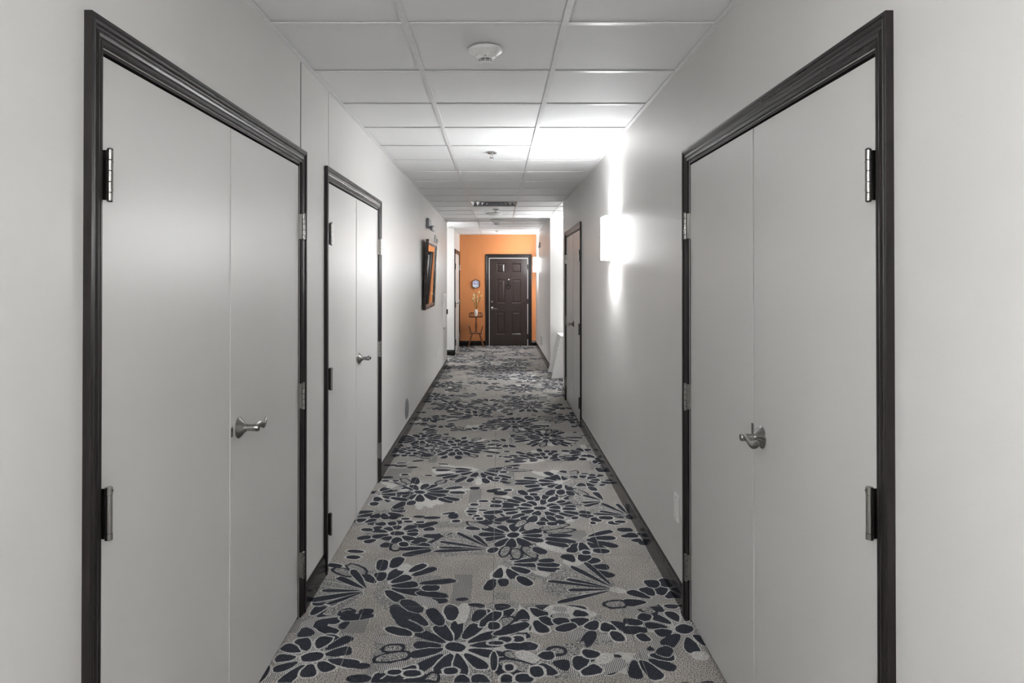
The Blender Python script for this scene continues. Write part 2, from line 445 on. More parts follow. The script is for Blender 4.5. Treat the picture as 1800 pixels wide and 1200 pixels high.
def sweep(cx, cy, R_, a0, a1, n, seed):
    """long swooping petals fanning from a point"""
    rng.seed(seed*71+3); n += 2
    step = math.radians(abs(a1-a0))/n
    POLY.append(('speck', blob(cx+math.cos(math.radians((a0+a1)/2))*R_*.55, cy+math.sin(math.radians((a0+a1)/2))*R_*.55, R_*.5, R_*.45, math.radians((a0+a1)/2), 11, .15, .3)))
    for k in range(n):
        th = math.radians(min(a0, a1))+step*(k+.5)+rng.uniform(-.06, .06); L = R_*rng.uniform(.7, 1.1)
        hw = max(.014, step*(.03+L)/2*.5-.005)*rng.uniform(.8, 1.05)
        petal(cx, cy, th, 0.025, L, hw, 'cream', .007, .7, 'slate' if k % 4 != 2 else 'speck', sq=.8)
def oval(x, y, ax, ay, ang=0.0, halo='cream'):
    P = blob(x, y, ax, ay, math.radians(ang), 12, 0.07)
    if halo: POLY.append((halo, grow(P, 0.010)))
    POLY.append(('slate', P))
def opx(x, y, w_, h_, halo='cream'):
    """oval given by its pixel box centre and size in the photograph's frame"""
    X, Y = px(x, y); d = CAM_Z*1200/Y; oval(X, Y, w_*Y/2400, h_*Y*Y/(CAM_Z*2400), 0, halo)
def rect(layer, x0, x1, y0, y1): POLY.append((layer, [(x0, y0), (x1, y0), (x1, y1), (x0, y1)]))
def rpx(layer, x0, x1, ytop, ybot):
    X0, Ya = px(x0, ybot); X1, _ = px(x1, ybot); _, Yb = px(875, ytop); rect(layer, X0, X1, Ya, Yb)

# ground patches (bottom layers first)
rng.seed(5)
rpx('band', 874, 928, 1068, 1196); rpx('band', 793, 826, 1008, 1062); rpx('band', 1012, 1042, 931, 974)
rpx('speck', 640, 866, 1160, 1192); rpx('speck', 867, 897, 1040, 1052); rpx('band', 823, 845, 858, 890); rpx('band', 888, 906, 823, 853)
rpx('speck', 766, 868, 915, 926); rpx('speck', 772, 866, 957, 974); rpx('band', 480, 640, 1085, 1110); rpx('band', 672, 716, 823, 846)
rpx('speck', 900, 1010, 860, 870); rpx('band', 752, 766, 797, 812); rpx('band', 896, 904, 768, 786); rpx('speck', 775, 830, 847, 853)
# near flowers traced from the photograph: (x px, y px, radius m, a0, a1, rings)
FL_PX = [
 (550, 1152, .155, 0, 360, 1), (800.6, 1134.7, .34, 0, 360, 3), (1056, 1081, .24, 150, 330, 2), (1004, 1190, .26, 15, 165, 3),
 (1201.8, 1103, .27, 0, 360, 2), (670, 1029, .33, -70, 150, 3), (882, 989, .31, -110, 60, 3), (1159, 1055, .25, 20, 200, 2),
 (699, 936, .24, 0, 360, 2), (902, 939, .33, 0, 360, 3), (738, 864, .34, 0, 360, 3), (660, 868, .25, -90, 90, 2),
 (949, 892, .35, 0, 360, 3), (842, 825.6, .34, 150, 390, 3), (989, 847, .32, 60, 300, 3), (1023, 843.5, .24, -120, 140, 2),
 (802, 785.5, .38, 0, 360, 3), (958, 809, .36, 0, 200, 3), (724, 791, .24, 0, 360, 2), (1031, 795.5, .26, 60, 300, 2),
 (960, 769, .32, 0, 360, 3), (904, 745, .33, 0, 360, 3), (838, 733, .34, 0, 220, 3), (929, 713, .34, 0, 360, 3),
 (741, 771, .2, 0, 360, 1), (835, 757, .26, 0, 180, 2), (792, 712, .3, 0, 360, 3), (1003, 734, .28, 0, 360, 2), (866, 716, .25, 0, 360, 2)]
CEN = [px(q[0], q[1])+(q[2],) for q in FL_PX]
fz_ = random.Random(21); tries = 0
while tries < 1500:
    tries += 1
    X, Y, r = fz_.uniform(XL, XR), fz_.uniform(2.4, 8.5), fz_.uniform(.14, .28)
    if all(math.hypot(X-c[0], Y-c[1]) > (c[2]+r)*.70 for c in CEN):
        a = fz_.choice([0, 90, 180, 270]); CEN.append((X, Y, r+.03))
        if fz_.random() < .7: flower(X, Y, r, a, a+fz_.choice([180, 220]), 2, seed=tries)
        else:
            for _ in range(5): oval(X+fz_.uniform(-r, r), Y+fz_.uniform(-r, r)*.7, fz_.uniform(.02, .055), fz_.uniform(.014, .028), fz_.uniform(-25, 25), 'cream' if fz_.random() < .6 else None)
for i, (x, y, r, a0, a1, rg) in enumerate(FL_PX):
    X, Y = px(x, y); flower(X, Y, r, a0, a1, rg, seed=i+1)
for i, (x, y, r, a0, a1, n) in enumerate([(648, 1036, .30, 110, 250, 5), (1082, 1034, .33, 105, 215, 6), (864, 964, .32, 110, 210, 5), (1062, 880, .22, 90, 260, 4), (1105, 905, .25, 90, 200, 4)]):
    X, Y = px(x, y); sweep(X, Y, r, a0, a1, n, i+1)
rng.seed(11)
for o in [(694, 1179, 26, 9), (725, 1181, 32, 12), (793, 1177, 27, 12), (911, 1121, 21, 11), (888, 1122, 24, 10), (868, 1098, 22, 14), (872, 1128, 26, 7), (868, 1160, 12, 34),
          (890, 1191, 22, 16), (921, 1190, 34, 16), (943, 1178, 26, 20), (895, 1171, 16, 12), (566, 1094, 26, 16, None), (613, 1076, 24, 11, None), (644, 1073, 27, 10, None),
          (637, 1168, 30, 10, None), (632, 1190, 44, 14, None), (690, 1194, 50, 9, None), (740, 1196, 60, 8, None),
          (662, 906, 25, 5, None), (692, 908, 18, 7, None), (713, 911, 16, 4), (737, 907, 20, 4, None), (760, 909, 30, 5, None), (797, 906, 18, 10, None), (802, 915, 15, 5), (830, 903, 16, 5), (829, 898, 22, 6), (838, 906, 12, 4), (843, 911, 14, 5), (718, 916, 18, 4), (739, 917, 16, 4),
          (1030, 970, 15, 7), (1056, 967, 30, 9), (1046, 960, 20, 4, None), (1040, 948, 18, 5, None), (1048, 912, 20, 8), (1080, 918, 24, 7), (1042, 918, 10, 5), (1098, 930, 28, 7, None), (1108, 940, 20, 7, None), (1130, 953, 16, 8, None), (1065, 909, 26, 7), (1090, 916, 20, 5),
          (670, 815, 26, 4), (690, 817, 20, 3), (678, 844, 14, 3), (696, 844, 12, 3), (682, 838, 20, 4, None), (705, 818, 22, 3, None), (834, 886, 16, 5), (829, 898, 20, 5), (850, 880, 18, 4), (835, 857, 18, 5, None), (880, 866, 24, 7, None), (865, 862, 20, 5, None), (895, 821, 12, 3), (885, 829, 14, 4), (874, 840, 12, 4)]:
    opx(*o)
# the rest of the hall: free pattern
fr = random.Random(99)
def free_field(x0, x1, y0, y1):
    y = y0; k = 0
    while y < y1:
        x = x0+fr.uniform(0.05, 0.3)
        while x < x1:
            t = fr.random(); fx, fy = x+fr.uniform(-.08, .08), y+fr.uniform(-.12, .12); k += 1
            if t < 0.55: flower(fx, fy, fr.uniform(.26, .36), 0, 360, 3, seed=int(fr.random()*9999))
            elif t < 0.85:
                a = fr.choice([0, 90, 180, 270]); flower(fx, fy, fr.uniform(.26, .36), a, a+180, 3, seed=int(fr.random()*9999))
            else: sweep(fx, fy, .3, 100, 250, 5, int(fr.random()*999))
            if fr.random() < 0.5: rect(fr.choice(['band', 'speck']), fx+.2, fx+.3, fy-.2, fy+.05)
            for _ in range(4): oval(fx+fr.uniform(-.4, .4), fy+fr.choice([-1, 1])*fr.uniform(.28, .38), fr.uniform(.02, .05), fr.uniform(.015, .03), fr.uniform(-20, 20), 'cream' if fr.random() < .6 else None)
            x += fr.uniform(.5, .62)
        y += fr.uniform(.5, .6)
free_field(XL, XR, 8.6, YE+.1)
free_field(XL, XR, YB, 2.3)
free_field(-2.2, XL, YL_END, YL2); free_field(XR, 1.9, YR_END, YR2)

LAY = ['speck', 'band', 'hatch', 'cream', 'slate']
def clip(P, x0, x1, y0, y1):
    def cut(P, ins, inter):
        R_ = []
        for i in range(len(P)):
            a, b = P[i-1], P[i]; ia, ib = ins(a), ins(b)
            if ia != ib: R_.append(inter(a, b))
            if ib: R_.append(b)
        return R_
    for ax, lim, sg in ((0, x0, 1), (0, x1, -1), (1, y0, 1), (1, y1, -1)):
        if not P: return P
        def inter(a, b, ax=ax, lim=lim):
            t = (lim-a[ax])/(b[ax]-a[ax]); q = [a[0]+(b[0]-a[0])*t, a[1]+(b[1]-a[1])*t]; q[ax] = lim; return tuple(q)
        P = cut(P, lambda p: (p[ax]-lim)*sg >= 0, inter)
    return P
bins = {}
for idx, (lay, P) in enumerate(POLY):
    xs = [p[0] for p in P]; ys = [p[1] for p in P]
    for i in range(math.floor((min(xs)-XC0)/TC), math.floor((max(xs)-XC0)/TC)+1):
        for j in range(math.floor((min(ys)-YC0)/TC), math.floor((max(ys)-YC0)/TC)+1):
            bins.setdefault((i, j), []).append(idx)
def carpet_tile(x0, x1, y0, y1, key):
    G = 0.0009
    x0 += G; x1 -= G; y0 += G; y1 -= G
    if x1-x0 < 0.01 or y1-y0 < 0.01: return
    ck = ('ct', round(x1-x0, 3), round(y1-y0, 3)); hx, hy = (x1-x0)/2, (y1-y0)/2
    if ck not in cache: cache[ck] = MB().box(-hx, hx, -hy, hy, -0.007, 0).mesh('carpet_tile', M['taupe'], fix=True)
    cx, cy = (x0+x1)/2, (y0+y1)/2
    t = link('carpet_tile', cache[ck], floor, (cx, cy, 0))
    m = MB()
    for q, idx in enumerate(bins.get(key, [])):
        lay, P = POLY[idx]; C = clip(P, x0, x1, y0, y1)
        if len(C) < 3: continue
        A = sum(C[i-1][0]*C[i][1]-C[i][0]*C[i-1][1] for i in range(len(C)))/2
        if abs(A) < 2e-5: continue
        if A < 0: C = C[::-1]
        z = 0.0004+q*0.000016; m.cur = LAY.index(lay); n = len(C)
        if lay == 'slate' and cy < 8:
            mx = sum(p[0] for p in C)/n; my = sum(p[1] for p in C)/n
            top = [(px_+(mx-px_)*0.02, py_+(my-py_)*0.02, z) for px_, py_ in C]
            m.add([(a, b, max(0.0002, z-.0006)) for a, b in C]+top, [list(range(n, 2*n))]+[(i, (i+1) % n, n+(i+1) % n, n+i) for i in range(n)])
        else:
            m.add([(a, b, z) for a, b in C], [list(range(n))])
    if m.f:
        o = bpy.data.objects.new('tufted_pattern', m.mesh('tufted_pattern', [M[l] for l in LAY], (cx, cy, 0), fix=False)); COL.objects.link(o)
        o.parent = t; o['kind'] = 'stuff'
def floor_region(rx0, rx1, ry0, ry1):
    for i in range(math.floor((rx0-XC0)/TC), math.ceil((rx1-XC0)/TC)):
        for j in range(math.floor((ry0-YC0)/TC), math.ceil((ry1-YC0)/TC)):
            carpet_tile(max(rx0, XC0+i*TC), min(rx1, XC0+(i+1)*TC), max(ry0, YC0+j*TC), min(ry1, YC0+(j+1)*TC), (i, j))
floor_region(XL-0.03, XR+0.03, YB, YE)
floor_region(-4.2, XL-0.03, YL_END, YL2); floor_region(XR+0.03, 3.1, YR_END, YR2)

# ------------------------------------------------------------------ doors
PROF = [(0, 0), (0, .0075), (.003, .0095), (.008, .0095), (.010, .0080), (.013, .0080), (.016, .0105), (.022, .0125), (.027, .0118), (.030, .0100), (.034, .0108),
        (.039, .0150), (.043, .0172), (.0445, .0172), (.0455, .0155), (.047, .0155), (.048, .0175), (.0565, .0175), (.057, .017), (.057, 0)]
def casing(root, T, u0, u1, top, scale=1.0, mats=('espresso', 'espresso_y'), head_mat=None):
    P = [(a*scale, b) for a, b in PROF]; n = len(P)
    def piece(name, A, B, mat):
        m = MB(T); m.add(A+B, [list(range(n)), list(range(n, 2*n))]+[(i, (i+1) % n, n+(i+1) % n, n+i) for i in range(n)]); m.build(name, mat, root)
    piece('casing_side', [(u0-a, b, 0.002) for a, b in P], [(u0-a, b, top+a) for a, b in P], M[mats[0]])
    piece('casing_side', [(u1+a, b, 0.002) for a, b in P], [(u1+a, b, top+a) for a, b in P], M[mats[0]])
    piece('casing_head', [(u0-a, b, top+a) for a, b in P], [(u1+a, b, top+a) for a, b in P], M[mats[1]])
def jamb(root, T, u0, u1, top):
    m = MB(T); t = 0.008; d = -TH
    m.box(u0-0.002, u0+t*0.55, d, -0.001, 0, top); m.box(u1-t*0.55, u1+0.002, d, -0.001, 0, top); m.box(u0, u1, d, -0.001, top-t, top)
    # stop behind the leaves
    m.box(u0, u0+0.03, d, -0.055, 0, top); m.box(u1-0.03, u1, d, -0.055, 0, top); m.box(u0, u1, d, -0.055, top-0.03, top)
    m.build('jamb', M['espresso'], root)
def hinge(T, leaf, u, w_, style='ball', end=1):
    m = MB(T); hgt = 0.114; z0 = w_-hgt/2; v0 = 0.0165; r = 0.0068
    # plates from the gap out to the knuckle
    m.box(u-0.0022, u-0.0002, -0.030, v0, z0+0.002, z0+hgt-0.002); m.box(u+0.0002, u+0.0022, -0.030, v0, z0+0.002, z0+hgt-0.002)
    c = (u, v0+0.003, 0)
    if style == 'ball':
        seg = [(0, .018), (.0186, .042), (.0426, .066), (.0666, .090), (.0906, .1134)]
        for i, (a, b) in enumerate(seg):
            m.lathe([(r-.0012, a), (r, a+.001), (r, b-.001), (r-.0012, b)], (c[0], c[1], z0), n=16)
        for b in (.024, .086): m.lathe([(r+.0006, b), (r+.0006, b+.0022)], (c[0], c[1], z0), n=16)
        m.lathe([(r, .1134), (r+.0004, .114), (r*.6, .117)], (c[0], c[1], z0), n=16); m.lathe([(r*.6, -.003), (r+.0004, 0), (r, .0008)], (c[0], c[1], z0), n=16)
    else:
        R_ = 0.0082
        m.lathe([(R_, 0), (R_, .014)], (c[0], c[1], z0), n=18); m.lathe([(R_*.93, .0148), (R_*.93, .098)], (c[0], c[1], z0), n=18); m.lathe([(R_, .0988), (R_, .1145), (R_*.8, .116)], (c[0], c[1], z0), n=18)
        m.lathe([(.002, 0), (.002, .0025)], (c[0], c[1]+R_*.9, z0+.108), axis=(0, 1, 0), n=8)
    m.build('hinge', M['nickel'], leaf)
def lever(T, leaf, u, w_, d, v0=0.0):
    """rose, neck and a wave-shaped lever pointing along d (+1/-1 in u)"""
    m = MB(T)
    m.lathe([(.0355, 0), (.0355, .003), (.033, .006), (.024, .014), (.0165, .021), (.0135, .025), (.0125, .027)], (u, v0, w_), axis=(0, 1, 0), n=32)
    m.lathe([(.0112, .024), (.0112, .050), (.0122, .051), (.0122, .066), (.0105, .0685)], (u, v0, w_), axis=(0, 1, 0), n=24)
    pts = []; rad = []
    for k in range(13):
        t = k/12; pts.append((u+d*(0.000+0.115*t), v0+0.058+0.006*math.sin(t*math.pi*1.0)-0.004*t, w_+0.002+0.012*math.sin(t*2.2*math.pi)*0.6-0.010*t*(1-t)*1.5+0.004*t))
        rad.append((0.0055-0.0015*t if k else .006, 0.0115-0.001*math.sin(t*math.pi)+0.001*t))
    rad[-1] = (0.0025, 0.006)
    m.tube(pts, rad, 14)
    m.build('lever_handle', M['nickel'], leaf)
def double_door(name, T, O, label, handle, T0, hm='espresso_y', hinges=(1.722, .977, .236)):
    u0, u1 = O; top = D_TOP
    root = empty(name, T0((u0+u1)/2)); tag(root, label, 'door', kind='structure')
    casing(root, T, u0-0.004, u1+0.004, top+0.004-0.002, mats=('espresso', hm)); jamb(root, T, u0, u1, top)
    g = 0.0085; mid = (u0+u1)/2; lt = top-0.0150
    v1 = -0.003
    # near leaf carries the astragal on its far edge
    la = MB(T).bbox(u0+g*.75, mid-0.0018, v1-0.044, v1, 0.010, lt, 0.0008).build('door_leaf', M['door'], root)
    lb = MB(T).bbox(mid+0.0035, u1-g*.75, v1-0.044, v1, 0.010, lt, 0.0008).build('door_leaf', M['door'], root)
    for z, st in zip(hinges, ('ball', 'spring' if T is not TLF else 'ball', 'ball')):
        hinge(T, la, u0+g*.4, z, st); hinge(T, lb, u1-g*.4, z, 'ball')
    strip = MB(T)
    if handle == 'far':
        strip.bbox(mid-0.017, mid-0.0005, v1, v1+0.0025, 0.012, lt-0.002, 0.0004); strip.build('astragal', M['door'], la)
        lever(T, lb, mid+0.062, .988, 1, v1); m = MB(T); m.box(mid-0.014, mid+0.0025, v1+0.002, v1+0.0045, .972, 1.006); m.build('strike_lip', M['nickel'], la)
    else:
        strip.bbox(mid+0.0005, mid+0.017, v1, v1+0.0025, 0.012, lt-0.002, 0.0004); strip.build('astragal', M['door'], lb)
        lever(T, la, mid-0.066, .988, -1, v1); m = MB(T); m.box(mid-0.002, mid+0.012, v1+0.002, v1+0.0045, .972, 1.018); m.build('strike_lip', M['nickel'], lb)
    # dark void behind the leaves
    MB(T).box(u0, u1, -TH-0.01, -TH, 0, top).build('closet_backing', M['gap'], root)
    return root
double_door('door_1', TL, DL1, 'nearest left grey double door in a dark wood casing', 'far', lambda u: TL((u, 0, 0)))
double_door('door_2', TL, DL2, 'second left double door in dark casing, before the framed picture', 'far', lambda u: TL((u, 0, 0)))
double_door('door_3', TR, DR1, 'nearest right grey double door in a dark wood casing', 'near', lambda u: TR((u, 0, 0)))
double_door('door_4', TR, DR2, 'narrow-looking right double door beyond the lit wall sconce', 'near', lambda u: TR((u, 0, 0)))
double_door('door_5', TLF, DL3, 'white-grey door seen edge-on left of the orange wall', 'far', lambda u: TLF((u, 0, 0)))

# six panel entry door on the orange wall
root = tag(empty('door_6', (sum(DE)/2, YE, 0)), 'dark brown six-panel entry door on the orange wall', 'door', kind='structure')
ET = 1.945
casing(root, TE, DE[0], DE[1], ET, 1.36, ('espresso', 'espresso_x'))
m = MB(TE); m.box(DE[0]-.004, DE[0]+.012, -TH, -.002, 0, ET); m.box(DE[1]-.012, DE[1]+.004, -TH, -.002, 0, ET); m.box(DE[0], DE[1], -TH, -.002, ET-.012, ET); m.build('jamb', M['espresso'], root)
m = MB(TE); m.box(DE[0]+.003, DE[0]+.016, -.012, .001, 0, ET-.004); m.box(DE[1]-.016, DE[1]-.003, -.012, .001, 0, ET-.004); m.box(DE[0]+.016, DE[1]-.016, -.012, .001, ET-.020, ET-.004); m.build('weatherstrip', M['weather'], root)
u0, u1 = DE[0]+.017, DE[1]-.017; lt = ET-.021
W_, H_ = u1-u0, lt-0.012
fx = lambda a: u0+W_*(a-438)/(805-438)
fz = lambda b: 0.012+H_*(1130-b)/(1130-295)
leaf = MB(TE); hz = []
PAN = [(x0, x1, y0, y1) for (x0, x1) in ((505, 588), (655, 742)) for (y0, y1) in ((340, 432), (495, 727), (808, 1025))]
VF = -0.006
us = sorted({u0, u1, *[fx(p[0]) for p in PAN], *[fx(p[1]) for p in PAN]}); ws = sorted({0.012, lt, *[fz(p[2]) for p in PAN], *[fz(p[3]) for p in PAN]})
holes = [(fx(p[0]), fx(p[1]), fz(p[3]), fz(p[2])) for p in PAN]
leaf.box(u0, u1, -0.045, -0.022, 0.012, lt)
for a, b in zip(us[:-1], us[1:]):
    for c, d in zip(ws[:-1], ws[1:]):
        if any(abs(a-h[0]) < 1e-6 and abs(c-h[2]) < 1e-6 for h in holes): continue
        leaf.add([(a, VF, c), (b, VF, c), (b, VF, d), (a, VF, d)], [(0, 1, 2, 3)])
for h in holes:   # sticking: sloped frame down to the panel bed
    i = 0.018; a, b, c, d = h
    O = [(a, VF, c), (b, VF, c), (b, VF, d), (a, VF, d)]; I = [(a+i, VF-.013, c+i), (b-i, VF-.013, c+i), (b-i, VF-.013, d-i), (a+i, VF-.013, d-i)]
    leaf.add(O+I, [(0, 1, 5, 4), (1, 2, 6, 5), (2, 3, 7, 6), (3, 0, 4, 7), (4, 5, 6, 7)])
for a, b, c, d in ((u0, u0, 0.012, lt), (u1, u1, 0.012, lt)):
    leaf.add([(a, VF, c), (a, -.03, c), (a, -.03, d), (a, VF, d)], [(0, 1, 2, 3)])
lf = leaf.build('door_leaf', M['entry'], root)
for h in holes:
    a, b, c, d = h; i = .020; j = .046
    O = [(a+i, VF-.013, c+i), (b-i, VF-.013, c+i), (b-i, VF-.013, d-i), (a+i, VF-.013, d-i)]; I = [(a+j, VF-.003, c+j), (b-j, VF-.003, c+j), (b-j, VF-.003, d-j), (a+j, VF-.003, d-j)]
    m = MB(TE); m.add(O+I, [(0, 1, 5, 4), (1, 2, 6, 5), (2, 3, 7, 6), (3, 0, 4, 7), (4, 5, 6, 7), (0, 3, 2, 1)]); m.build('raised_panel', M['entry'], lf)
MB(TE).box(DE[0], DE[1], -TH-.01, -TH, 0, ET).build('hall_backing', M['gap'], root)
hu = fx(460)
m = MB(TE); m.lathe([(.032, 0), (.032, .006), (.024, .018), (.012, .02)], (hu, VF, fz(713)), axis=(0, 1, 0), n=20); m.box(hu-.003, hu+.003, VF+.018, VF+.036, fz(713)-.014, fz(713)+.014); m.build('deadbolt', M['nickel'], lf)
m = MB(TE); m.lathe([(.034, 0), (.034, .006), (.022, .018), (.012, .022), (.012, .05)], (hu, VF, fz(774)), axis=(0, 1, 0), n=20)
m.tube([(hu, VF+.048, fz(774)), (hu+.04, VF+.052, fz(774)-.004), (hu+.08, VF+.05, fz(774)-.012), (hu+.115, VF+.046, fz(774)-.014)], [.011, .009, .008, .006], 10); m.build('lever_handle', M['nickel'], lf)
ku = fx(622)
m = MB(TE); m.lathe([(.013, 0), (.013, .005), (.008, .008)], (ku, VF, fz(497)), axis=(0, 1, 0), n=16); m.build('peephole', M['chrome'], lf)
m = MB(TE); kz = fz(540)
poly = [(-.052, -.030), (.052, -.030), (.046, -.016), (.026, -.004), (.022, .030), (.012, .050), (-.012, .050), (-.022, .030), (-.026, -.004), (-.046, -.016)]
m.add([(ku+a, VF, kz+b) for a, b in poly]+[(ku+a*.85, VF+.012, kz+b*.85) for a, b in poly], [list(range(10)), list(range(10, 20))]+[(i, (i+1) % 10, 10+(i+1) % 10, 10+i) for i in range(10)])
m.tube([(ku+.050*math.sin(t), VF+.016+.004*math.cos(t), kz-.055+.050*math.cos(t)) for t in [2*math.pi*k/20 for k in range(21)]], .006, 8)
m.build('door_knocker', M['ironblack'], lf)
for z in (.2, .98, 1.74):
    m = MB(TE); m.lathe([(.008, 0), (.008, .11)], (u1+.006, VF+.004, z-.055), n=10); m.build('hinge', M['ironblack'], lf)

# ------------------------------------------------------------------ wall sconces
def area(name, parent, loc, rot, sx, sy, power, col=(.97, .985, 1.0)):
    d = bpy.data.lights.new(name, 'AREA'); d.shape = 'RECTANGLE'; d.size = sx; d.size_y = sy; d.energy = power; d.color = col
    o = bpy.data.objects.new(name, d); COL.objects.link(o); o.parent = parent
    o.location = Vector(loc)-ROOT[parent.name]; o.rotation_euler = rot
    return o
def sconce(T, u, label, group, z=1.778, along='y', up=4.5, down=5.0):
    root = tag(empty('wall_sconce', T((u, 0, z-.153))), label, 'wall lamp', group)
    hw, d, hh = .143, .090, .153
    MB(T).bbox(u-hw+.006, u+hw-.006, 0, .012, z-hh+.012, z+hh-.012, .002).build('back_plate', M['plastic'], root)
    # bowed acrylic shell, open at top and bottom
    out = [];
    for t in range(0, 13):
        a = math.pi*t/12; c, s_ = math.cos(a), math.sin(a)
        out.append((u+hw*math.copysign(abs(c)**.42, c), .002+(d-.002)*abs(s_)**.42))
    inn = [(u+(p-u)*.965, .002+(q-.002)*.955) for p, q in out]; n = len(out)
    m = MB(T)
    P = [(a, b, z-hh) for a, b in out]+[(a, b, z+hh) for a, b in out]+[(a, b, z-hh) for a, b in inn]+[(a, b, z+hh) for a, b in inn]
    F = []
    FS = []
    for i in range(n-1): (FS if i < 2 or i > n-4 else F).extend([(i, i+1, n+i+1, n+i), (2*n+i+1, 2*n+i, 3*n+i, 3*n+i+1), (i+1, i, 2*n+i, 2*n+i+1), (n+i, n+i+1, 3*n+i+1, 3*n+i)])
    m.add(P, F); m.cur = 1; m.add(P, FS); m.build('acrylic_shade', [M['diffuser'], M['diffuser_end']], root)
    m = MB(T); m.box(u-.09, u+.09, .020, .060, z-.055, z+.055); m.build('lamp_tray', M['plastic'], root)
    # lamps throwing light out of the open top and bottom
    sx, sy = (.06, .22) if along == 'y' else (.22, .06)
    area('up_lamp', root, T((u, .045, z+.130)), (math.pi, 0, 0), sx, sy, up)
    area('down_lamp', root, T((u, .045, z-.100)), (0, 0, 0), sx, sy, down)
    return root
G_ = 'white acrylic wall sconces'
sconce(TR, 4.885, 'glowing white wall sconce on the right wall, nearest to the viewer', G_)
sconce(TR, 14.38, 'small glowing wall sconce beside the orange end wall', G_)
sconce(TL, -0.35, 'wall sconce on the left wall beside the viewpoint', G_, up=40, down=4)
sconce(TR, -1.3, 'wall sconce on the right wall behind the viewpoint', G_, up=50, down=4)
sconce(lambda p: (p[0], YL_END+p[1], p[2]), -1.75, 'wall sconce in the cross hall round the left corner', G_, along='x', up=22, down=10)
sconce(lambda p: (p[0], YR2-p[1], p[2]), 1.58, 'wall sconce in the alcove round the right corner', G_, along='x', up=55, down=20)

# ------------------------------------------------------------------ ceiling devices
def smoke(x, y, r, dep, label):
    root = tag(empty('smoke_detector', (x, y, H)), label, 'smoke detector', 'ceiling smoke detectors')
    k = dep/.060
    m = MB().lathe([(r, 0), (r, -.006*k), (r*.96, -.012*k), (r*.66, -.027*k), (r*.64, -.029*k)], (x, y, H), n=40, smooth=False); m.build('base', M['plastic'], root)
    m = MB().lathe([(r*.60, -.028*k), (r*.60, -.032*k), (r*.42, -.043*k)], (x, y, H), n=40, smooth=False); hd = m.build('head', M['plastic'], root)
    m = MB().lathe([(r*.36, -.043*k), (r*.34, -.054*k)], (x, y, H), n=40); m.build('sensor_slot', M['black'], hd)
    m = MB()
    m.lathe([(r*.40, -.0475*k), (r*.40, -.0495*k)], (x, y, H), n=40)
    m.lathe([(r*.37, -.053*k), (r*.33, -.058*k), (r*.26, -.060*k)], (x, y, H), n=40)
    for q in range(8):
        a = q*math.pi/4; c, s_ = math.cos(a)*r*.39, math.sin(a)*r*.39
        m.tube([(x+c, y+s_, H-.043*k), (x+c*.92, y+s_*.92, H-.055*k)], .0016, 6)
    m.build('sensor_cap', M['plastic'], root)
    m = MB().lathe([(.0022, 0), (.0022, .002)], (x, y-r*.55, H-.0355*k), axis=(0, -1, -1), n=8); m.build('indicator', M['black'], hd)
smoke(-.052, 2.86, .0715, .062, 'white conical smoke detector on the ceiling, nearest the viewer')
smoke(-.02, 11.3, .10, .085, 'white smoke detector on the ceiling far down by the orange wall')
def sprinkler(x, y, label, s=1.0):
    root = tag(empty('sprinkler_head', (x, y, H)), label, 'sprinkler', 'ceiling sprinklers')
    MB().lathe([(.042*s, 0), (.042*s, -.002), (.030*s, -.006), (.012*s, -.007)], (x, y, H), n=24).build('escutcheon', M['chrome'], root)
    m = MB(); m.lathe([(.009*s, -.004), (.009*s, -.016)], (x, y, H), n=12)
    m.tube([(x-.010*s, y, H-.014), (x-.012*s, y, H-.024), (x-.003*s, y, H-.036)], .0022, 6); m.tube([(x+.010*s, y, H-.014), (x+.012*s, y, H-.024), (x+.003*s, y, H-.036)], .0022, 6)
    m.build('frame', M['chrome'], root)
    MB().lathe([(.016*s, -.036), (.017*s, -.038), (.004*s, -.039)], (x, y, H), n=16).build('deflector', M['chrome'], root)
sprinkler(-.048, 5.24, 'chrome sprinkler head on the brightly lit ceiling by the first sconce')
sprinkler(-.03, 9.55, 'chrome sprinkler head just past the ceiling air diffuser', 1.1)
sprinkler(-.02, 13.9, 'chrome sprinkler head close to the orange wall')
root = tag(empty('ceiling_speaker', (-.05, 10.15, H)), 'shallow white round dome on the ceiling past the air diffuser', 'ceiling dome')
MB().lathe([(.125, 0), (.125, -.006), (.118, -.012)], (-.05, 10.15, H), n=36).build('rim', M['plastic'], root)
MB().lathe([(.114, -.010), (.095, -.022), (.06, -.030), (.01, -.034)], (-.05, 10.15, H), n=36).build('dome', M['plastic'], root)
# air diffuser in the grid
vy0, vy1 = VENT_Y+.014, VENT_Y+TS-.014; vx0, vx1 = X1T+.014, X2T-.014; vc = ((vx0+vx1)/2, (vy0+vy1)/2)
root = tag(empty('air_diffuser', (vc[0], vc[1], H)), 'square white metal air diffuser set in the ceiling grid', 'air vent')
m = MB(); hx, hy = (vx1-vx0)/2, (vy1-vy0)/2
m.box(vx0, vx1, vy0, vy1, H+.07, H+.075); m.build('plenum', M['black'], root)
for i, s_ in enumerate((1.0, .78, .56, .34)):
    m = MB(); o = s_; n_ = s_-.17; za, zb = H+.004-.0*i, H+.045
    O = [(vc[0]+hx*o*a, vc[1]+hy*o*b, za) for a, b in ((-1, -1), (1, -1), (1, 1), (-1, 1))]; I = [(vc[0]+hx*n_*a, vc[1]+hy*n_*b, zb) for a, b in ((-1, -1), (1, -1), (1, 1), (-1, 1))]
    O2 = [(a, b, c+.003) for a, b, c in O]; I2 = [(a, b, c+.003) for a, b, c in I]
    m.add(O+I+O2+I2, [(k, (k+1) % 4, 4+(k+1) % 4, 4+k) for k in range(4)]+[(8+(k+1) % 4, 8+k, 12+k, 12+(k+1) % 4) for k in range(4)]+[(k, (k+1) % 4, 8+(k+1) % 4, 8+k) for k in range(4)])
    m.build('louver_ring', M['greyplastic'], root)

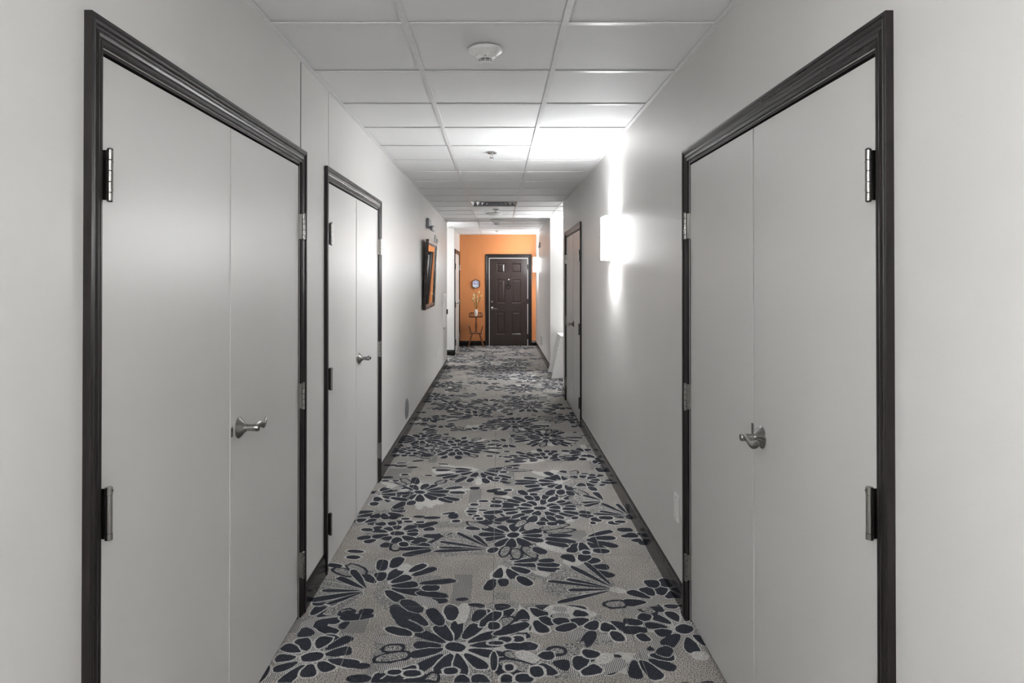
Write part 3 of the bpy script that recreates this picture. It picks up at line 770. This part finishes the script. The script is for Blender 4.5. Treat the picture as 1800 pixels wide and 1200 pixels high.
# ------------------------------------------------------------------ left wall things
# framed picture under reflective glass, top leaning out
FU0, FU1, FZ0, FZ1 = 7.86, 9.08, 1.125, 1.945
def TPic(p):
    t = (p[2]-FZ0)/(FZ1-FZ0); return (XL+.004+p[1]+.036*t+.0075*(FU1-p[0])/(FU1-FU0), p[0], p[2])
root = tag(empty('framed_picture', TPic((8.47, 0, FZ0))), 'large dark-framed picture with mirror-bright glass leaning off the left wall', 'picture')
fw = .055
P2 = [(0, 0), (0, .030), (.006, .034), (.036, .030), (.046, .022), (.055, .020), (.055, 0)]
for A, B in (((FU0, FZ0, 1, 1), (FU1, FZ0, -1, 1)), ((FU1, FZ0, -1, 1), (FU1, FZ1, -1, -1)), ((FU1, FZ1, -1, -1), (FU0, FZ1, 1, -1)), ((FU0, FZ1, 1, -1), (FU0, FZ0, 1, 1))):
    n = len(P2); m = MB(TPic)
    m.add([(A[0]+A[2]*a, b, A[1]+A[3]*a) for a, b in P2]+[(B[0]+B[2]*a, b, B[1]+B[3]*a) for a, b in P2], [list(range(n)), list(range(n, 2*n))]+[(i, (i+1) % n, n+(i+1) % n, n+i) for i in range(n)])
    m.build('frame_rail', M['frame'], root)
MB(TPic).box(FU0+fw-.003, FU1-fw+.003, .012, .016, FZ0+fw-.003, FZ1-fw+.003).build('glazed_print', M['print'], root)

# emergency light with two round heads
root = tag(empty('emergency_light', TL((8.46, 0, 2.12))), 'grey emergency light with two round heads above the framed picture', 'emergency light')
MB(TL).bbox(8.32, 8.62, 0, .036, 2.115, 2.228, .006).build('housing', M['greyplastic'], root)
for u in (8.40, 8.56):
    m = MB(TL); m.lathe([(.010, .02), (.010, .045)], (u, 0, 2.125), axis=(0, 1, 0), n=12)
    m.lathe([(.018, 0), (.030, .008), (.033, .03), (.033, .038)], (u+.01, .048, 2.115), axis=(-.45, .8, -.25), n=20)
    hd = m.build('lamp_head', M['greyplastic'], root)
    m = MB(TL); m.lathe([(.027, .0385), (.016, .041), (.004, .042)], (u+.01, .048, 2.115), axis=(-.45, .8, -.25), n=20); m.build('lens', M['plastic'], hd)
root = tag(empty('fire_alarm_strobe', TL((9.47, 0, 1.98))), 'white fire alarm strobe above the far corner of the picture', 'alarm')
MB(TL).bbox(9.40, 9.53, 0, .022, 1.975, 2.09, .005).build('housing', M['plastic'], root)
for z in (2.045, 2.056, 2.067): MB(TL).box(9.43, 9.50, .021, .0235, z, z+.005).build('sound_slot', M['black'], root)
m = MB(TL); m.lathe([(.030, .02), (.030, .035), (.018, .05), (.004, .054)], (9.465, 0, 2.008), axis=(0, 1, 0), n=20); m.build('strobe_lens', M['chrome'], root)
# second strobe on the far right wall
root = tag(empty('fire_alarm_strobe', TR((13.5, 0, 2.09))), 'small grey alarm strobe above the far sconce on the right wall', 'alarm')
MB(TR).bbox(13.40, 13.52, 0, .028, 2.09, 2.20, .005).build('housing', M['greyplastic'], root)
MB(TR).lathe([(.028, .02), (.026, .045), (.006, .052)], (13.46, 0, 2.115), axis=(0, 1, 0), n=18).build('strobe_lens', M['plastic'], root)

root = tag(empty('wall_cabinet', TL((11.05, 0, .68))), 'white metal wall cabinet with small latch near the left corridor corner', 'cabinet')
MB(TL).bbox(10.80, 11.40, 0, .016, .685, 1.255, .004).build('frame', M['plastic'], root)
dr = MB(TL).bbox(10.84, 11.36, .014, .026, .73, 1.21, .004).build('cabinet_door', M['plastic'], root)
MB(TL).box(11.27, 11.31, .026, .05, .90, .98).build('latch', M['ironblack'], dr)
MB(TL).lathe([(.012, 0), (.012, .01)], (10.83, .0155, .70), axis=(0, 1, 0), n=12).build('screw_cap', M['ironblack'], root)

def outlet(T, u, z, label, dark=False, duplex=True, w_=.078, h=.124):
    root = tag(empty('outlet_plate', T((u, 0, z-h/2))), label, 'outlet', 'outlet plates')
    mt = M['greyplastic'] if dark else M['plastic']
    pl = MB(T).bbox(u-w_/2, u+w_/2, 0, .007, z-h/2, z+h/2, .003).build('cover_plate', mt, root)
    MB(T).bbox(u-.0165, u+.0165, .005, .0085, z-.033, z+.033, .001).build('receptacle', mt, root)
    if duplex:
        for dz in (-.016, .016):
            m = MB(T); m.box(u-.007, u-.005, .008, .0088, z+dz-.004, z+dz+.004); m.box(u+.005, u+.007, .008, .0088, z+dz-.004, z+dz+.004); m.build('slot', M['black'], root)
    for dz in (-.047, .047): MB(T).lathe([(.003, 0), (.003, .001)], (u, .007, z+dz), axis=(0, 1, 0), n=8).build('screw', M['chrome'], root)
outlet(TR, 3.194, .425, 'white outlet plate low on the right wall beside the nearest right door', duplex=False)
outlet(TL, 9.78, .425, 'white outlet plate low on the left wall below the picture')
outlet(TR, 13.05, .30, 'dark grey outlet plate low on the far right wall', True, w_=.09, h=.17)

# round perforated grille
root = tag(empty('round_grille', TL((6.545, 0, .146))), 'round grey perforated metal grille low on the left wall', 'grille')
gz = .244
MB(TL).lathe([(.098, 0), (.098, .006), (.090, .009)], (6.545, 0, gz), axis=(0, 1, 0), n=40).build('rim', M['steel'], root)
m = MB(TL)
for r in (.02, .04, .06, .078):
    m.tube([(6.545+r*math.cos(a), .010, gz+r*math.sin(a)) for a in [2*math.pi*k/28 for k in range(29)]], .0035, 6)
for k in range(6):
    a = k*math.pi/6; c, s_ = math.cos(a)*.088, math.sin(a)*.088; m.tube([(6.545-c, .010, gz-s_), (6.545+c, .010, gz+s_)], .003, 6)
m.build('grate', M['steel'], root)
MB(TL).lathe([(.088, .004), (.088, .0065)], (6.545, 0, gz), axis=(0, 1, 0), n=40).build('dark_recess', M['black'], root)

# ------------------------------------------------------------------ alcove table under a white cloth
tx0, tx1, ty0, ty1, tz = .945, 1.62, 10.22, 10.80, .628
root = tag(empty('side_table', ((tx0+tx1)/2, (ty0+ty1)/2, 0)), 'small square table hidden under the white cloth in the alcove', 'table')
MB().bbox(tx0, tx1, ty0, ty1, tz-.03, tz-.004, .004).build('table_top', M['darkmaple'], root)
for a in (tx0+.05, tx1-.05):
    for b in (ty0+.05, ty1-.05): MB().box(a-.02, a+.02, b-.02, b+.02, 0.004, tz-.03).build('leg', M['darkmaple'], root)
m = MB(); ring = []; NS = 96
per = []
for k in range(NS):
    t = k/NS*4; sd = int(t); f = t-sd
    cx, cy = (tx0+tx1)/2, (ty0+ty1)/2; hx, hy = (tx1-tx0)/2+.004, (ty1-ty0)/2+.004
    q = [(-1+2*f, -1), (1, -1+2*f), (1-2*f, 1), (-1, 1-2*f)][sd]
    corner = abs(f-0) if f < .5 else abs(1-f)
    per.append((cx, cy, hx, hy, q, math.exp(-(corner/.16)**2), f, sd))
LV = [tz, tz-.004, tz-.02, .5, .36, .22, .1, .008]
for li, z in enumerate(LV):
    d = (tz-z)/tz; row = []
    for (cx, cy, hx, hy, q, cn, f, sd) in per:
        flare = .10*d*cn+.02*d+ (.006*d*math.sin(f*26+sd*2))
        if sd == 2: flare *= .25
        s1 = 1 if z < tz else .992
        x = cx+q[0]*hx*s1+q[0]*flare*1.25; y = cy+q[1]*(hy*s1)+q[1]*flare*(.5 if q[1] > 0 else .8)
        row.append((x, min(y, YR2-.022), z))
    ring.append(row)
P = [p for r in ring for p in r]
F = [(i*NS+k, i*NS+(k+1) % NS, (i+1)*NS+(k+1) % NS, (i+1)*NS+k) for i in range(len(LV)-1) for k in range(NS)]
m.add(P, F, True); m.add(ring[0], [list(range(NS))])
tag(m.build('tablecloth', M['cloth'], loc=((tx0+tx1)/2, (ty0+ty1)/2, 0)), 'floor-length white cloth draped over the alcove table', 'tablecloth')

# ------------------------------------------------------------------ stand, vase and plaque by the orange wall
SX, SY = -.475, 14.86
root = tag(empty('side_stand', (SX, SY, 0)), 'small wooden stand with railed tray top and splayed legs', 'stand')
hw, hd, tz = .150, .105, .668
tr = MB().bbox(SX-hw, SX+hw, SY-hd, SY+hd, tz-.024, tz, .005).build('tray_top', M['darkmaple'], root)
for (ax, ay, bx, by) in ((-1, 1, 1, 1), (-1, -1, -1, 1), (1, -1, 1, 1)):
    m = MB(); x0, y0, x1, y1 = SX+ax*(hw-.01), SY+ay*(hd-.01), SX+bx*(hw-.01), SY+by*(hd-.01)
    m.tube([(x0, y0, tz+.066), (x1, y1, tz+.066)], .009, 8); m.build('gallery_rail', M['darkmaple'], tr)
    n = 8 if ay == by else 5
    for k in range(n):
        f = k/(n-1); x, y = x0+(x1-x0)*f, y0+(y1-y0)*f
        MB().lathe([(.006, 0), (.009, .015), (.005, .028), (.009, .045), (.006, .062)], (x, y, tz), n=8).build('spindle', M['maple'], tr)
MB().lathe([(.016, .31), (.030, .318), (.018, .33), (.030, .345), (.030, .352), (.014, .362), (.028, .385), (.020, .40), (.026, .42), (.026, .46), (.017, .53), (.013, .56), (.020, .59), (.014, .61), (.026, .652)], (SX+.003, SY, 0), n=18).build('post', M['maple'], root)
sh = MB().bbox(SX-.140, SX+.135, SY-.095, SY+.095, .284, .314, .006).build('shelf', M['maple'], root)
for s_ in (-1, 1):
    for b in (-.06, 0, .06):
        m = MB(); m.tube([(SX+s_*.108, SY+b, .310), (SX+s_*.128, SY+b, .38), (SX+s_*.150, SY+b, .455)], [.009, .011, .008], 8); m.build('rack_spindle', M['darkmaple'], sh)
    m = MB(); m.tube([(SX+s_*.150, SY-.075, .458), (SX+s_*.150, SY+.075, .458)], .008, 8); m.build('rack_rail', M['darkmaple'], sh)
for a in (-1, 1):
    for b in (-1, 1):
        pts = []; rad = []
        for k in range(9):
            t = k/8; pts.append((SX+a*(.078+.088*t), SY+b*(.045+.055*t), .293-.288*t)); rad.append([.016, .017, .020, .021, .018, .013, .016, .013, .010][k])
        MB().tube(pts, rad, 10).build('leg', M['maple'], root)
vx, vy = SX+.004, SY-.062
tag(MB().lathe([(.026, 0), (.028, .006), (.022, .014), (.036, .055), (.038, .085), (.034, .115), (.027, .142), (.029, .152), (.024, .150), (.022, .13), (.02, .02)], (vx, vy, tz), n=28).build('vase', M['ceramic'], loc=(vx, vy, tz)), 'small cream ceramic vase on the wooden stand', 'vase')
root = tag(empty('dried_flowers', (vx, vy, tz+.03)), 'bunch of dried grasses and pale blooms in the vase', 'dried flowers')
rg = random.Random(4)
for k in range(20):
    a = rg.uniform(0, 6.28); sp = rg.uniform(.02, .13); hgt = rg.uniform(.22, .40) if k > 3 else rg.uniform(.40, .48)
    tip = (vx+math.cos(a)*sp, vy+math.sin(a)*sp*.5, tz+.15+hgt*.75)
    st = MB().tube([(vx+math.cos(a)*.006, vy+math.sin(a)*.006, tz+.04), (vx+math.cos(a)*.016, vy+math.sin(a)*.012, tz+.155), ((vx*.35+tip[0]*.65), (vy*.35+tip[1]*.65), tz+.15+hgt*.42), tip], [.0022, .002, .002, .0015], 6).build('stem', M['stem_green'] if k % 3 == 0 else M['stem'], root)
    if k % 4 != 3:
        h = .035+.02*rg.random(); m = MB()
        m.lathe([(.002, -.4*h), (.010, 0), (.013, .4*h), (.008, .8*h), (.001, h)], tip, axis=(math.cos(a)*sp*3, math.sin(a)*sp, .5), n=8)
        m.build('seed_head', M['bloom'] if k % 4 in (0, 1) else M['stem'], st)
# hexagonal plaque
qx, qz = -.484, 1.362
root = tag(empty('hexagonal_plaque', (qx, YE, qz-.10)), 'hexagonal wood-framed plaque on the orange wall above the stand', 'plaque')
HX = [(-.5, .30), (0, .5), (.5, .30), (.5, -.30), (0, -.5), (-.5, -.30)]
def hexa(w_, h): return [(qx+a*w_, qz+b*h) for a, b in HX]
def ring_mesh(A, B, v0, v1):
    m = MB(TE); n = len(A)
    P = [(a, v0, b) for a, b in A]+[(a, v1, b) for a, b in A]+[(a, v1, b) for a, b in B]+[(a, v0, b) for a, b in B]; F = []
    for q in range(4):
        for i in range(n): F.append((q*n+i, q*n+(i+1) % n, ((q+1) % 4)*n+(i+1) % n, ((q+1) % 4)*n+i))
    m.add(P, F); return m
ring_mesh(hexa(.176, .215), hexa(.142, .180), .001, .022).build('plaque_frame', M['darkmaple'], root)
def plate(poly, v0, v1):
    m = MB(TE); n = len(poly); m.add([(a, v0, b) for a, b in poly]+[(a, v1, b) for a, b in poly], [list(range(n)), list(range(n, 2*n))]+[(i, (i+1) % n, n+(i+1) % n, n+i) for i in range(n)]); return m
fc = plate(hexa(.146, .184), .002, .010).build('plaque_face', M['plaquewhite'], root)
plate([(qx-.056, qz-.018), (qx+.056, qz-.018), (qx+.056, qz+.042), (qx+.03, qz+.058), (qx-.03, qz+.058), (qx-.056, qz+.042)], .009, .012).build('plaque_panel', M['lav'], fc)
plate([(qx-.050, qz-.050), (qx+.050, qz-.050), (qx, qz-.078)], .009, .012).build('plaque_panel', M['ltblue'], fc)
plate([(qx-.024, qz+.040), (qx+.030, qz+.040), (qx+.020, qz+.028), (qx-.004, qz+.008), (qx-.012, qz+.026)], .0115, .013).build('plaque_mark', M['plaquewhite'], fc)
